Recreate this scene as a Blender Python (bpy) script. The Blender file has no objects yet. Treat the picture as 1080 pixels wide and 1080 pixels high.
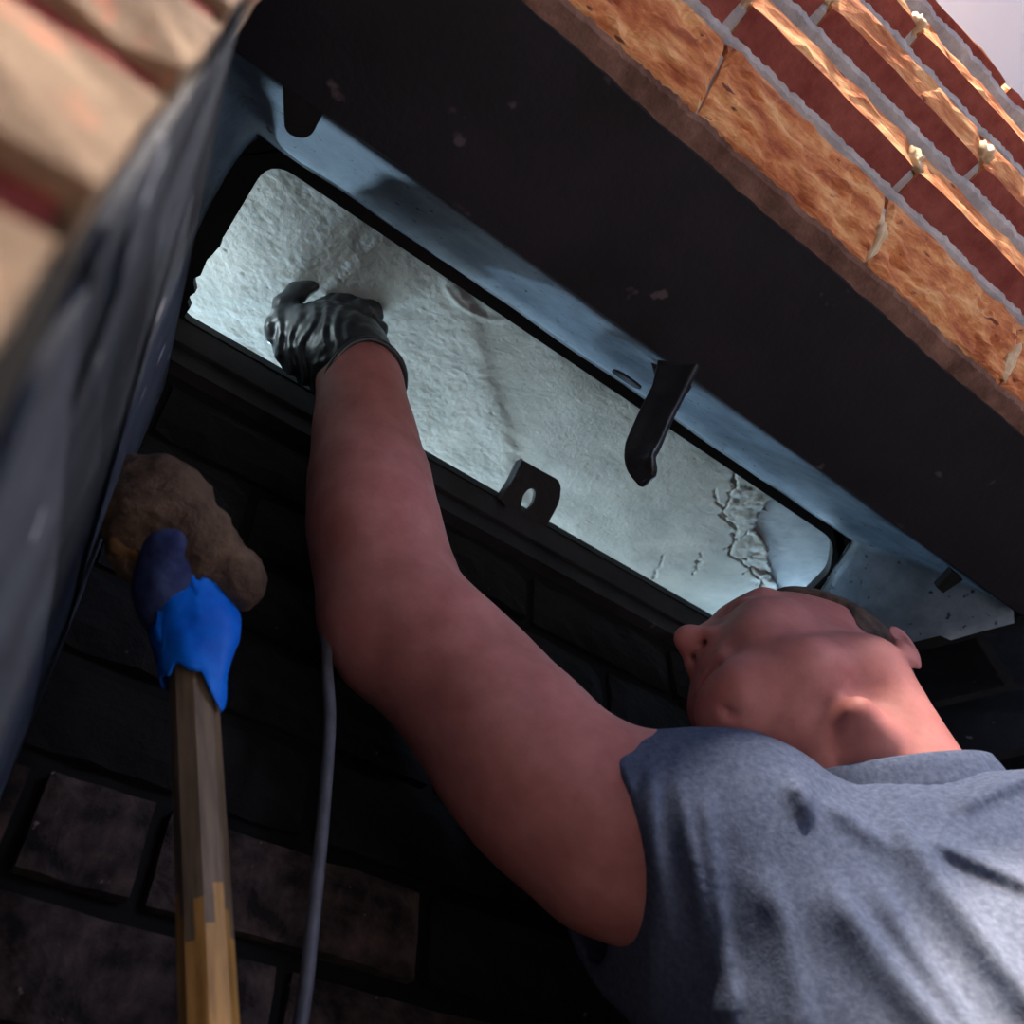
import bpy, bmesh, math, random
import numpy as np
from mathutils import Vector, Matrix, noise

random.seed(7)
SC = bpy.context.scene
COL = SC.collection

# ------------------------------------------------------------------ camera
# calibrated from the vanishing points of the courses (X) and jambs (Z)
FPX = 1000.0
_vx = np.array([1831.0, 1038.0, FPX]); _X = _vx / np.linalg.norm(_vx)
_vz = np.array([-90.0, -804.0, FPX]); _vz = _vz - _X * (_vz @ _X); _Z = _vz / np.linalg.norm(_vz)
_Y = np.cross(_Z, _X)
M = np.array([_X, _Y, _Z])                       # rows: world axes in lens axes (right, down, forward)

cam = bpy.data.cameras.new('camera'); cam_o = bpy.data.objects.new('camera', cam); COL.objects.link(cam_o)
cam.sensor_width = 36.0; cam.lens = 36.0 * FPX / 1080.0
cam.clip_start = 0.01
R3 = Matrix(((M[0][0], -M[0][1], -M[0][2]), (M[1][0], -M[1][1], -M[1][2]), (M[2][0], -M[2][1], -M[2][2])))
cam_o.matrix_world = R3.to_4x4()
cam.dof.use_dof = True; cam.dof.focus_distance = 0.85; cam.dof.aperture_fstop = 8.0
SC.camera = cam_o

# ------------------------------------------------------------------ world, lights, exposure
SC.view_settings.view_transform = 'Standard'; SC.view_settings.look = 'None'
SC.view_settings.gamma = 1.0; SC.view_settings.use_curve_mapping = False
SC.view_settings.exposure = 0.0
w = bpy.data.worlds.new('world'); SC.world = w; w.use_nodes = True
w.node_tree.nodes['Background'].inputs[0].default_value = (0.62, 0.72, 0.95, 1)
w.node_tree.nodes['Background'].inputs[1].default_value = 0.14

def lamp(name, kind, loc, energy, color, target=None, **kw):
    l = bpy.data.lights.new(name, kind); o = bpy.data.objects.new(name, l); COL.objects.link(o)
    o.location = loc; l.energy = energy; l.color = color
    for k, v in kw.items(): setattr(l, k, v)
    if target is not None:
        o.rotation_euler = (Vector(target) - Vector(loc)).to_track_quat('-Z', 'Y').to_euler()
    return o
# work lamp in the smoke chamber, as two spots; area lights are added fill
lamp('shelf_lamp', 'SPOT', (0.13, 0.92, 1.06), 11, (0.50, 0.76, 1.0), target=(0.28, 0.24, 0.74), spot_size=1.5, spot_blend=1.0, shadow_soft_size=0.016)
lamp('shelf_lamp', 'SPOT', (0.62, 0.98, 1.085), 8, (0.46, 0.72, 1.0), target=(0.78, 0.24, 0.74), spot_size=1.5, spot_blend=1.0, shadow_soft_size=0.016)
lamp('shelf_fill', 'AREA', (0.42, 0.96, 0.92), 5.2, (0.70, 0.91, 1.0), target=(0.42, 0.45, 0.97), shape='RECTANGLE', size=0.9, size_y=0.06)
lamp('shelf_fill', 'AREA', (-0.05, 0.48, 0.905), 0.75, (0.76, 0.93, 1.0), target=(0.5, 0.42, 0.93), shape='RECTANGLE', size=0.25, size_y=0.05)
lamp('shelf_fill', 'AREA', (1.04, 0.50, 0.92), 1.0, (0.50, 0.76, 1.0), target=(0.7, 0.40, 0.92), shape='RECTANGLE', size=0.25, size_y=0.05)
# room: a window low on the right, a warm lamp high on the left, an added spot to bounce light off the floor
lamp('room_window', 'AREA', (1.3, -2.2, 0.98), 19, (0.60, 0.70, 1.0), target=(0.45, 0.25, 0.40), shape='RECTANGLE', size=0.7, size_y=0.5)
lamp('room_lamp', 'AREA', (0.1, -0.80, 1.84), 96, (1.0, 0.85, 0.72), target=(0.4, 0.0, 0.8), shape='DISK', size=0.14)
lamp('floor_bounce_spot', 'SPOT', (0.90, -1.35, 1.84), 75, (0.90, 0.95, 1.0), target=(0.88, -1.25, 0.0), spot_size=1.15, spot_blend=0.3, shadow_soft_size=0.04)
# a patch of sun let in by a small pane across the room
lamp('sun_patch', 'SPOT', (0.25, -2.6, 1.4), 1750, (1.0, 0.76, 0.52), target=(0.570, 0.23, 0.155), spot_size=0.074, spot_blend=0.25, shadow_soft_size=0.02)

# ------------------------------------------------------------------ helpers
def ray(px, py): return M @ (np.array([px - 540.0, py - 540.0, FPX]) / FPX)
def pd(px, py, d): return ray(px, py) * d                      # point at a forward distance
def at(px, py, n, d):                                           # point on the plane n.p = d
    r = ray(px, py); return r * (d / float(np.dot(n, r)))
def cv(v): return M @ np.array(v, float)                        # lens-axes direction to world

def setp(o, label=None, cat=None, group=None, kind=None):
    if label: o['label'] = label
    if cat: o['category'] = cat
    if group: o['group'] = group
    if kind: o['kind'] = kind
    return o
def empty(name, loc=(0, 0, 0)):
    o = bpy.data.objects.new(name, None); COL.objects.link(o); o.location = loc; o.empty_display_size = .05
    return o
def link_mesh(name, me, mat, parent=None, loc=None, smooth=False):
    o = bpy.data.objects.new(name, me); COL.objects.link(o)
    if mat is not None: me.materials.append(mat)
    if smooth:
        me.polygons.foreach_set('use_smooth', [True] * len(me.polygons))
    if parent is not None:
        o.parent = parent
        if loc is None: o.location = -parent.location
    if loc is not None: o.location = loc
    return o
def mesh_from(name, V, Fc, mat, parent=None, smooth=False, loc=None):
    me = bpy.data.meshes.new(name); me.from_pydata([tuple(map(float, v)) for v in V], [], [tuple(map(int, f)) for f in Fc]); me.update()
    return link_mesh(name, me, mat, parent, loc, smooth)
def bm_obj(name, bm, mat, parent=None, smooth=False, loc=None):
    bmesh.ops.recalc_face_normals(bm, faces=bm.faces[:])
    me = bpy.data.meshes.new(name); bm.to_mesh(me); bm.free()
    return link_mesh(name, me, mat, parent, loc, smooth)
def bm_box(bm, lo, hi):
    x0, y0, z0 = lo; x1, y1, z1 = hi
    v = [bm.verts.new(p) for p in ((x0,y0,z0),(x1,y0,z0),(x1,y1,z0),(x0,y1,z0),(x0,y0,z1),(x1,y0,z1),(x1,y1,z1),(x0,y1,z1))]
    for f in ((0,3,2,1),(4,5,6,7),(0,1,5,4),(1,2,6,5),(2,3,7,6),(3,0,4,7)): bm.faces.new([v[i] for i in f])
def box(name, lo, hi, mat, parent=None, bevel=0.0):
    bm = bmesh.new(); bm_box(bm, lo, hi)
    if bevel: bmesh.ops.bevel(bm, geom=bm.edges[:], offset=bevel, segments=2, affect='EDGES', profile=.6)
    return bm_obj(name, bm, mat, parent)
def prism(name, pts, vec, mat, parent=None, bevel=0.0, sub=0, jitter=0.0):
    """polygon (list of 3D points) pushed along vec"""
    bm = bmesh.new(); vec = Vector(vec)
    a = [bm.verts.new(Vector(p)) for p in pts]; b = [bm.verts.new(Vector(p) + vec) for p in pts]
    bm.faces.new(a); bm.faces.new(b[::-1]); n = len(a)
    for i in range(n): bm.faces.new((a[i], b[i], b[(i+1) % n], a[(i+1) % n]))
    bmesh.ops.recalc_face_normals(bm, faces=bm.faces[:])
    if bevel: bmesh.ops.bevel(bm, geom=bm.edges[:], offset=bevel, segments=2, affect='EDGES', profile=.6)
    return bm_obj(name, bm, mat, parent)
def nz(p, s=1.0, o=0.0): return noise.noise(Vector((p[0]*s+o, p[1]*s+o*1.7, p[2]*s-o)))
def fbm(p, s=1.0, o=0.0, oct=4):
    a = 0; k = 1
    for i in range(oct): a += k * nz(p, s * 2**i, o + 11*i); k *= .5
    return a
def smooth_poly(pts, r, n=6):
    """round the corners of a 2D polygon; r a number or a list"""
    out = []; N = len(pts)
    for i in range(N):
        p = np.array(pts[i], float); a = np.array(pts[i-1], float); b = np.array(pts[(i+1) % N], float)
        rr = r[i] if isinstance(r, (list, tuple)) else r
        da = a - p; db = b - p; la = np.linalg.norm(da); lb = np.linalg.norm(db)
        rr = min(rr, la*.49, lb*.49)
        p0 = p + da/la*rr; p1 = p + db/lb*rr
        for k in range(n + 1):
            t = k / n; out.append((1-t)**2*p0 + 2*t*(1-t)*p + t*t*p1)
    return out
def catmull(P, n=10):
    P = [np.array(p, float) for p in P]; Q = [2*P[0]-P[1]] + P + [2*P[-1]-P[-2]]; out = []
    for i in range(1, len(Q)-2):
        for k in range(n):
            t = k/n; p0, p1, p2, p3 = Q[i-1:i+3]
            out.append(.5*((2*p1)+(-p0+p2)*t+(2*p0-5*p1+4*p2-p3)*t*t+(-p0+3*p1-3*p2+p3)*t**3))
    out.append(P[-1]); return out
def sweep(name, path, prof, mat, parent=None, up=(0, 0, 1), smooth=True):
    """prof: function(i, t) -> list of (a, b) offsets in the (side, up) frame"""
    V = []; Fc = []; path = [np.array(p, float) for p in path]; m = None; up = np.array(up, float)
    for i, p in enumerate(path):
        t = path[min(i+1, len(path)-1)] - path[max(i-1, 0)]; t /= np.linalg.norm(t)
        s = np.cross(t, up); s /= np.linalg.norm(s); u = np.cross(s, t)
        ring = prof(i, i/(len(path)-1)); m = len(ring)
        for a, b in ring: V.append(p + s*a + u*b)
    for i in range(len(path)-1):
        for k in range(m): Fc.append((i*m+k, i*m+(k+1) % m, (i+1)*m+(k+1) % m, (i+1)*m+k))
    Fc.append(tuple(range(m))[::-1]); Fc.append(tuple((len(path)-1)*m+k for k in range(m)))
    return mesh_from(name, V, Fc, mat, parent, smooth)

# ------------------------------------------------------------------ materials
def C(r, g, b): return tuple(((c/255.0)/12.92 if c/255.0 <= .04045 else ((c/255.0+.055)/1.055)**2.4) for c in (r, g, b)) + (1,)
def mat(name, c1, c2, scale=20, rough=.8, bump=.3, bscale=None, detail=6, metal=0, spec=.3, sub=0, ramp=(.35, .65), flecks=None, bdist=.002, stretch=None, extra=None):
    m = bpy.data.materials.new(name); m.use_nodes = True; nt = m.node_tree; N = nt.nodes; L = nt.links
    b = N['Principled BSDF']; tc = N.new('ShaderNodeTexCoord'); mp = N.new('ShaderNodeMapping'); L.new(tc.outputs['Object'], mp.inputs[0])
    if stretch: mp.inputs['Scale'].default_value = stretch
    n1 = N.new('ShaderNodeTexNoise'); n1.inputs['Scale'].default_value = scale; n1.inputs['Detail'].default_value = detail; n1.inputs['Roughness'].default_value = .62
    L.new(mp.outputs[0], n1.inputs['Vector'])
    r = N.new('ShaderNodeValToRGB'); r.color_ramp.elements[0].position = ramp[0]; r.color_ramp.elements[1].position = ramp[1]
    r.color_ramp.elements[0].color = c1; r.color_ramp.elements[1].color = c2
    if extra:
        e = r.color_ramp.elements.new(extra[0]); e.color = extra[1]
    L.new(n1.outputs['Fac'], r.inputs[0]); out = r.outputs[0]
    if flecks:
        fc, fs, thr = flecks
        n3 = N.new('ShaderNodeTexNoise'); n3.inputs['Scale'].default_value = fs; n3.inputs['Detail'].default_value = 3; L.new(mp.outputs[0], n3.inputs['Vector'])
        r3 = N.new('ShaderNodeValToRGB'); r3.color_ramp.elements[0].position = thr; r3.color_ramp.elements[1].position = thr + .05
        L.new(n3.outputs['Fac'], r3.inputs[0])
        mx = N.new('ShaderNodeMixRGB'); L.new(r3.outputs[0], mx.inputs[0]); L.new(out, mx.inputs[1]); mx.inputs[2].default_value = fc; out = mx.outputs[0]
    L.new(out, b.inputs['Base Color'])
    b.inputs['Roughness'].default_value = rough; b.inputs['Metallic'].default_value = metal; b.inputs['Specular IOR Level'].default_value = spec
    if sub:
        b.inputs['Subsurface Weight'].default_value = sub; b.inputs['Subsurface Radius'].default_value = (1.0, .35, .25); b.inputs['Subsurface Scale'].default_value = .006
    if bump:
        n2 = N.new('ShaderNodeTexNoise'); n2.inputs['Scale'].default_value = bscale or scale*4; n2.inputs['Detail'].default_value = 8; n2.inputs['Roughness'].default_value = .65
        L.new(mp.outputs[0], n2.inputs['Vector'])
        bp = N.new('ShaderNodeBump'); bp.inputs['Strength'].default_value = bump; bp.inputs['Distance'].default_value = bdist
        L.new(n2.outputs['Fac'], bp.inputs['Height']); L.new(bp.outputs[0], b.inputs['Normal'])
    return m
MT = dict(
    soot=mat('sooty_iron', C(30, 28, 31), C(48, 44, 47), 14, .75, .5, 160, flecks=(C(95, 85, 88), 42, .735)),
    lintel=mat('sooty_lintel_steel', C(19, 18, 24), C(33, 31, 39), 9, .7, .4, 140, flecks=(C(84, 74, 80), 30, .69)),
    frame=mat('dusty_cast_iron', C(84, 98, 112), C(116, 130, 144), 22, .6, .5, 180, flecks=(C(40, 42, 46), 120, .66)),
    rim=mat('black_rim_iron', C(16, 16, 18), C(24, 24, 27), 30, .6, .2, 150),
    hook=mat('worn_black_iron', C(30, 30, 33), C(52, 52, 55), 40, .38, .3, 90, metal=.4, spec=.6),
    parge=mat('wet_refractory_mortar', C(150, 152, 148), C(182, 182, 176), 16, .62, .6, 260, bdist=.0014, ramp=(.3, .7)),
    smoothp=mat('smooth_grey_plate', C(132, 140, 148), C(160, 168, 174), 26, .5, .25, 120),
    side=mat('grimy_side_slab', C(48, 54, 66), C(78, 86, 100), 12, .7, .6, 140, spec=.2, flecks=(C(190, 195, 205), 40, .69)),
    fire=mat('sooty_firebrick', C(30, 25, 26), C(104, 84, 80), 34, .92, 1.0, 130, bdist=.005, detail=10, ramp=(.38, .72), flecks=(C(140, 124, 116), 110, .70)),
    firesoot_shade=mat('soot_and_shade_firebrick', C(14, 12, 13), C(24, 21, 23), 26, .92, 1.0, 150, bdist=.004, flecks=(C(110, 98, 94), 34, .74)),
    firejoint=mat('sooty_joint', C(11, 10, 11), C(18, 16, 17), 40, .95, .4),
    brick=mat('orange_split_brick', C(168, 92, 62), C(238, 186, 132), 22, .9, .8, 120, bdist=.003, stretch=(1, 3.5, 3.5), extra=(.5, C(212, 138, 90)), flecks=(C(120, 70, 58), 40, .66)),
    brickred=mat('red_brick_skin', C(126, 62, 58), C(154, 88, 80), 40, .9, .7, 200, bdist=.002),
    mortar=mat('grey_lime_mortar', C(164, 166, 174), C(200, 202, 208), 35, .95, .8, 120, bdist=.004),
    mortarblob=mat('pale_mortar_crumb', C(200, 176, 140), C(232, 214, 184), 60, .95, .8, 120, bdist=.003),
    brownbed=mat('brown_mortar_bed', C(92, 66, 58), C(140, 108, 96), 30, .95, .8, 120, bdist=.004),
    pier=mat('tan_pier_brick', C(132, 110, 90), C(170, 144, 118), 24, .9, .8, 140, bdist=.003, flecks=(C(206, 134, 106), 60, .62)),
    pierjoint=mat('dark_red_joint', C(104, 40, 36), C(140, 62, 54), 30, .95, .6, 100),
    plaster=mat('ceiling_paint', C(182, 214, 248), C(188, 220, 252), 4, .9, .1, 60),
    hearth=mat('hearth_tile', C(60, 56, 54), C(84, 78, 74), 12, .85, .4, 90),
    roomfloor=mat('pale_room_floor', C(176, 174, 176), C(196, 194, 196), 6, .8, .2, 60),
    skin=mat('ruddy_skin', C(168, 104, 100), C(194, 132, 128), 30, .55, .25, 260, sub=.22, bdist=.0008, ramp=(.3, .7)),
    hair=mat('short_grey_brown_hair', C(60, 48, 42), C(96, 80, 70), 90, .8, .8, 300),
    lip=mat('lip_skin', C(160, 84, 80), C(178, 100, 94), 60, .5, .2, 200, sub=.2),
    eye=mat('eye_white', C(220, 216, 210), C(230, 226, 220), 20, .2, 0),
    shirt=mat('heather_grey_jersey', C(68, 78, 100), C(94, 105, 130), 240, .95, .5, 420, bdist=.0012, spec=.1, ramp=(.3, .7)),
    pants=mat('dark_work_trousers', C(40, 42, 48), C(56, 58, 64), 60, .9, .4, 200),
    boot=mat('brown_boot_leather', C(60, 44, 34), C(80, 60, 46), 30, .6, .3, 100),
    glove=mat('black_nitrile', C(34, 36, 40), C(58, 62, 66), 40, .32, .35, 120, spec=.55, flecks=(C(120, 124, 124), 30, .66), bdist=.0015),
    wood=mat('worn_ash_wood', C(92, 76, 60), C(140, 118, 94), 22, .5, .3, 80, stretch=(6, 6, .6), bdist=.001),
    woodclean=mat('clean_ash_wood', C(150, 104, 50), C(214, 162, 92), 22, .45, .3, 80, stretch=(6, 6, .6), bdist=.001),
    tape=mat('blue_masking_tape', C(0, 104, 226), C(6, 126, 246), 30, .5, .35, 60, bdist=.002),
    tapeold=mat('grimy_blue_tape', C(26, 36, 84), C(62, 74, 112), 40, .7, .5, 80),
    mop=mat('ash_caked_rag', C(74, 58, 48), C(132, 106, 86), 30, .95, 1.0, 130, bdist=.006, detail=9),
    mopgold=mat('raw_yellow_fibre', C(96, 70, 44), C(128, 94, 58), 40, .9, .8, 120),
    cable=mat('grey_rubber_cable', C(78, 78, 86), C(98, 98, 106), 40, .5, .2, 100),
    slot=mat('slot_shadow_iron', C(36, 39, 43), C(50, 54, 58), 30, .7, .2),
)

# ================================================================== SETTING
HL, HD = 0.72, 0.855                        # underside of the lintel, underside of the damper plate
A2, B2 = np.array([-0.0095, 0.07]), np.array([0.069, 0.50])
d2 = (B2 - A2) / np.linalg.norm(B2 - A2)
NL = np.array([d2[1], -d2[0], 0.0]); DL = float(NL[:2] @ A2)        # plane of the left side wall, normal into the firebox
NR = np.array([-0.35, -0.25, 0.0]) / math.hypot(.35, .25); DR = -.3907 / math.hypot(.35, .25)
FLOOR = -0.30

# floor and ceiling
fl = setp(empty('floor', (.3, -1, FLOOR)), kind='structure')
box('hearth_slab', (-2.0, -.12, FLOOR - .05), (2.6, 1.3, FLOOR), MT['hearth'], fl)
box('room_floor', (-3.0, -3.5, FLOOR - .05), (4.0, -.12, FLOOR - .001), MT['roomfloor'], fl)
setp(box('ceiling', (-3.0, -3.5, 1.9), (4.0, 0.3, 1.95), MT['plaster']), kind='structure')

# left side wall: backing and the upright slabs laid over it
wl = setp(empty('wall_left', (0, .3, FLOOR)), kind='structure')
nl = Vector(NL)
def onl(px, py, off=0.0): return at(px, py, NL, DL - .0030 + off)
c4 = [(100, 592), (137, 496), (163, 436), (176, 400), (189, 289), (204, 185), (212, 126), (226, 76), (237, 44), (248, 4)]
curves = [[(-60, 600), (0, 450), (50, 345), (104, 250), (165, 150), (226, 48), (248, 3)],
          [(30, 760), (52, 600), (60, 450), (74, 330), (92, 262), (128, 190), (184, 104), (232, 42), (248, 3)],
          [(60, 690), (88, 540), (102, 432), (111, 340), (119, 278), (132, 207), (152, 160), (196, 96), (234, 42), (248, 3)],
          [(82, 640), (112, 540), (136, 460), (148, 400), (155, 289), (167, 193), (182, 138), (212, 84), (236, 42), (248, 3)],
          c4]
offs = [0.0030, 0.0012, 0.0026, 0.0014]
e_a = Vector((A2[0], A2[1], 0)) - nl * .003; tv_ = Vector((d2[0], d2[1], 0))
top_c = [onl(*p, -.0004) for p in catmull(c4, 5)]
pa = e_a + tv_ * .014; pa.z = FLOOR; pb_ = Vector((top_c[0][0], top_c[0][1], FLOOR)) + tv_ * .03; pb2 = pb_.copy(); pb2.z = top_c[0][2] + .12
pt = pa.copy(); pt.z = top_c[-1][2]
prism('backing', [pa, pb_, pb2] + [Vector(p) for p in top_c] + [pt], -nl * .022, MT['firejoint'], wl)
for i in range(4):
    a = catmull(curves[i], 5); b = [p - np.array([2.6 * min(1, max(.1, (p[1] - 30) / 160)), 0]) for p in catmull(curves[i+1], 5)]
    poly = [onl(*p) for p in a] + [onl(*p) for p in b[::-1]]
    lo_a, lo_b = np.array(poly[0]), np.array(poly[-1])
    poly = [np.array([lo_b[0], lo_b[1], FLOOR]), np.array([lo_a[0], lo_a[1], FLOOR])] + poly
    prism('slab', [Vector(p) for p in poly], nl * offs[i], MT['side'], wl, bevel=.0005)
box('jamb_core', (-.40, .16, FLOOR), (-.060, .62, HL + .10), MT['soot'], wl)

# back wall of the firebox: leaning firebrick, each brick a piece
wb = setp(empty('wall_back', (.4, .56, FLOOR)), kind='structure')
NB = np.array([0, 1, .12]); DB = .508 + .12 * HD
tb = Vector((0, -.12, 1)).normalized(); nb = Vector((0, -1, -.12)).normalized()
ob = Vector((0, DB - .12 * FLOOR, FLOOR))
bm = bmesh.new()
prism('backing', [ob + Vector((-.1, .012, 0)), ob + Vector((1.1, .012, 0)), ob + Vector((1.1, .012, 0)) + tb * 1.17, ob + Vector((-.1, .012, 0)) + tb * 1.17], Vector((0, .08, 0)), MT['firejoint'], wb)
bm.free()
rng = random.Random(3)
course = .078
def rough_brick(l, t, h, seed, nx=6, nzv=3, amp=.003):
    """rough faced block: face grid of nx x nzv, chipped edges, 4 side strips; centred on x, front at y=0 towards -y"""
    V = []; Fc = []
    for j in range(nzv + 1):
        for i in range(nx + 1):
            x = (i/nx - .5) * l; z = j/nzv * h
            e = min(i, nx-i, j, nzv-j) == 0
            y = amp * fbm((x, z, seed), 40, seed) + (.004 + .003 * nz((x, z, seed), 90, 2) if e else 0)
            V.append((x + (.0015*nz((x, z, seed), 70, 5)), y, z + (.0015*nz((x, z, seed), 70, 9))))
    W = nx + 1
    for j in range(nzv):
        for i in range(nx): Fc.append((j*W+i, j*W+i+1, (j+1)*W+i+1, (j+1)*W+i))
    edge = [i for i in range(W)] + [j*W+nx for j in range(1, nzv+1)] + [nzv*W+i for i in range(nx-1, -1, -1)] + [j*W for j in range(nzv-1, 0, -1)]
    base = len(V)
    for k in edge: V.append((V[k][0], t, V[k][2]))
    n = len(edge)
    for k in range(n): Fc.append((edge[k], base+k, base+(k+1) % n, edge[(k+1) % n]))
    Fc.append(tuple(base+k for k in range(n)))
    return V, Fc
zrow0 = .325
rx = Matrix.Rotation(math.atan(.12), 4, 'X')
for k in range(-9, 8):
    zc = zrow0 + k * course
    if zc < FLOOR or zc + course > HD - .03: continue
    joints = [-.02, .097, .179, .394, .609, .824] if k == 0 else ([-.035, .18, .395, .61, .825] if k % 2 == 0 else [-.142, .0725, .2875, .5025, .7175, .86])
    for q, (xa, xb) in enumerate(zip(joints, joints[1:])):
        dark = k >= 1 or xa > .38  # upper and right bricks: soot, with their shade put into the colour too
        l = xb - xa - .012
        V, Fc = rough_brick(l, .03, course - .014, k * 3.7 + q * 1.3, max(4, int(l / .02)), 4, .004)
        o = mesh_from('brick', V, [f[::-1] for f in Fc], MT['firesoot_shade' if dark else 'fire'], wb)
        o.matrix_local = Matrix.Translation(Vector(((xa + xb)/2, DB - .12 * zc + rng.uniform(-.003, .003), zc)) - wb.location) @ rx

# right side wall
wr = setp(empty('wall_right', (.9, .3, FLOOR)), kind='structure')
dr = Vector((-.25, .35, 0)).normalized(); r0 = Vector((.962, .216, FLOOR)) - dr * .26; r1 = r0 + dr * .70
nr = Vector(NR)
prism('backing', [r0, r1, r1 + Vector((0, 0, 1.0185)), r0 + Vector((0, 0, 1.0185))], -nr * .10 - nr*.006, MT['firejoint'], wr)
for k, (za, zb) in enumerate([(.632, .706), (.556, .628), (.48, .552), (.404, .476), (.328, .40), (.252, .324), (.176, .248), (.10, .172), (.024, .096), (-.052, .02), (-.128, -.056), (-.204, -.132), (-.28, -.208)]):
    s = -.12 if k % 2 == 0 else -.02
    for q in range(-1, 4):
        a = r0 + dr * (s + q * .215 + .003); b = r0 + dr * (s + (q+1) * .215 - .003)
        lo = max(0, (a - r0).dot(dr)); hi = min(.62, (b - r0).dot(dr))
        if hi - lo < .03: continue
        a = r0 + dr * lo; b = r0 + dr * hi
        z = lambda p, h: Vector((p.x, p.y, h))
        prism('brick', [z(a, za), z(b, za), z(b, zb), z(a, zb)], -nr * .02 + nr * 0, MT['side'], wr, bevel=.002)

# brick pier on the left of the opening, close to the lens
wp = setp(empty('wall_front_left', (-.3, .1, FLOOR)), kind='structure')
prism('mortar', [(-.62, .0775, FLOOR), (A2[0]-.003, .0775, FLOOR), (A2[0]-.004, .16, FLOOR), (-.62, .16, FLOOR)], (0, 0, 1.02), MT['pierjoint'], wp)
for k in range(-7, 9):
    z0 = .145 + k * .0675
    if z0 < FLOOR - .01 or z0 > .67: continue
    for q in range(3):
        xr = -.0095 - q * .205 - (.1 if k % 2 and q else 0); xl = xr - (.195 if not (k % 2 and q == 0) else .095) 
        V, Fc = rough_brick(xr - xl, .06, .0475, k * 5 + q, 8, 3, .004)
        V = [(x + (xl + xr)/2, y + .0695, z + z0) for x, y, z in V]
        mesh_from('brick', V, [f[::-1] for f in Fc], MT['pier'], wp)

# corbelled brick front above the opening
wf = setp(empty('wall_front', (.5, 0, HL)), kind='structure')
# (z bottom, z chamfer end, z top, y mortar edge, y lower arris, y face, first joint, pitch)
courses = [(.7250, .7640, .7840, .0500, .0480, .0040, .280, .200),
           (.7930, .8200, .8510, -.0050, -.0286, -.0395, .492, .213),
           (.8600, .8850, .9180, -.0535, -.0714, -.0900, .358, .222),
           (.9270, .9500, .9850, -.0984, -.1150, -.1235, .470, .222),
           (.9940, .9990, 1.0560, -.1413, -.1478, -.1485, .400, .222)]
def corbel_brick(x0, x1, c, seed, first):
    zb, zc, zt, ym, ya, yf = c[:6]
    nx = 44 if first else 18
    prof = [(.16, zb, 0), (ya + .02, zb, 0), (ya, zb, .3)]
    ns = 13 if first else 4
    for k in range(1, ns + 1):
        t = k / ns; prof.append((ya + (yf - ya) * t, zb + (zc - zb) * (t ** (1.3 if first else 1.0)), 1))
    prof += [(yf - .001, (zc + zt)/2, .4), (yf, zt, 0), (.16, zt, 0)]
    V = []; Fc = []; m = len(prof)
    for i in range(nx + 1):
        x = x0 + (x1 - x0) * i / nx; e = (i in (0, nx))
        for y, z, r in prof:
            a = fbm((x, y*2.5, z*2.5), 26, seed, 3); b = nz((x, y*3, z*3), 110, seed + 4)
            amp = .0060 if first else .003
            dy = r * (amp * a + .0016 * b) + (.004 * r if e else 0); dz = r * (amp * .8 * fbm((x*.8+z, y*3, z), 30, seed + 21, 3))
            if first and r == 1:                                   # lengthwise splits in the broken face
                g = abs(nz((x * 9 + seed, z * 55 + x * 14, seed), 1.0, 3)); sp = max(0, 1 - g / .16)
                g2 = abs(nz((x * 14 + seed, z * 110 - x * 10, seed), 1.0, 8)); sp += .5 * max(0, 1 - g2 / .14)
                dy += .0035 * sp; dz += .0022 * sp
            V.append((x + (.0015 * b if e else 0), y + dy, z + dz))
    for i in range(nx):
        for k in range(m): Fc.append((i*m+k, i*m+(k+1) % m, (i+1)*m+(k+1) % m, (i+1)*m+k))
    Fc.append(tuple(range(m))[::-1]); Fc.append(tuple(nx*m+k for k in range(m)))
    return V, Fc, m, nx
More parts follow.
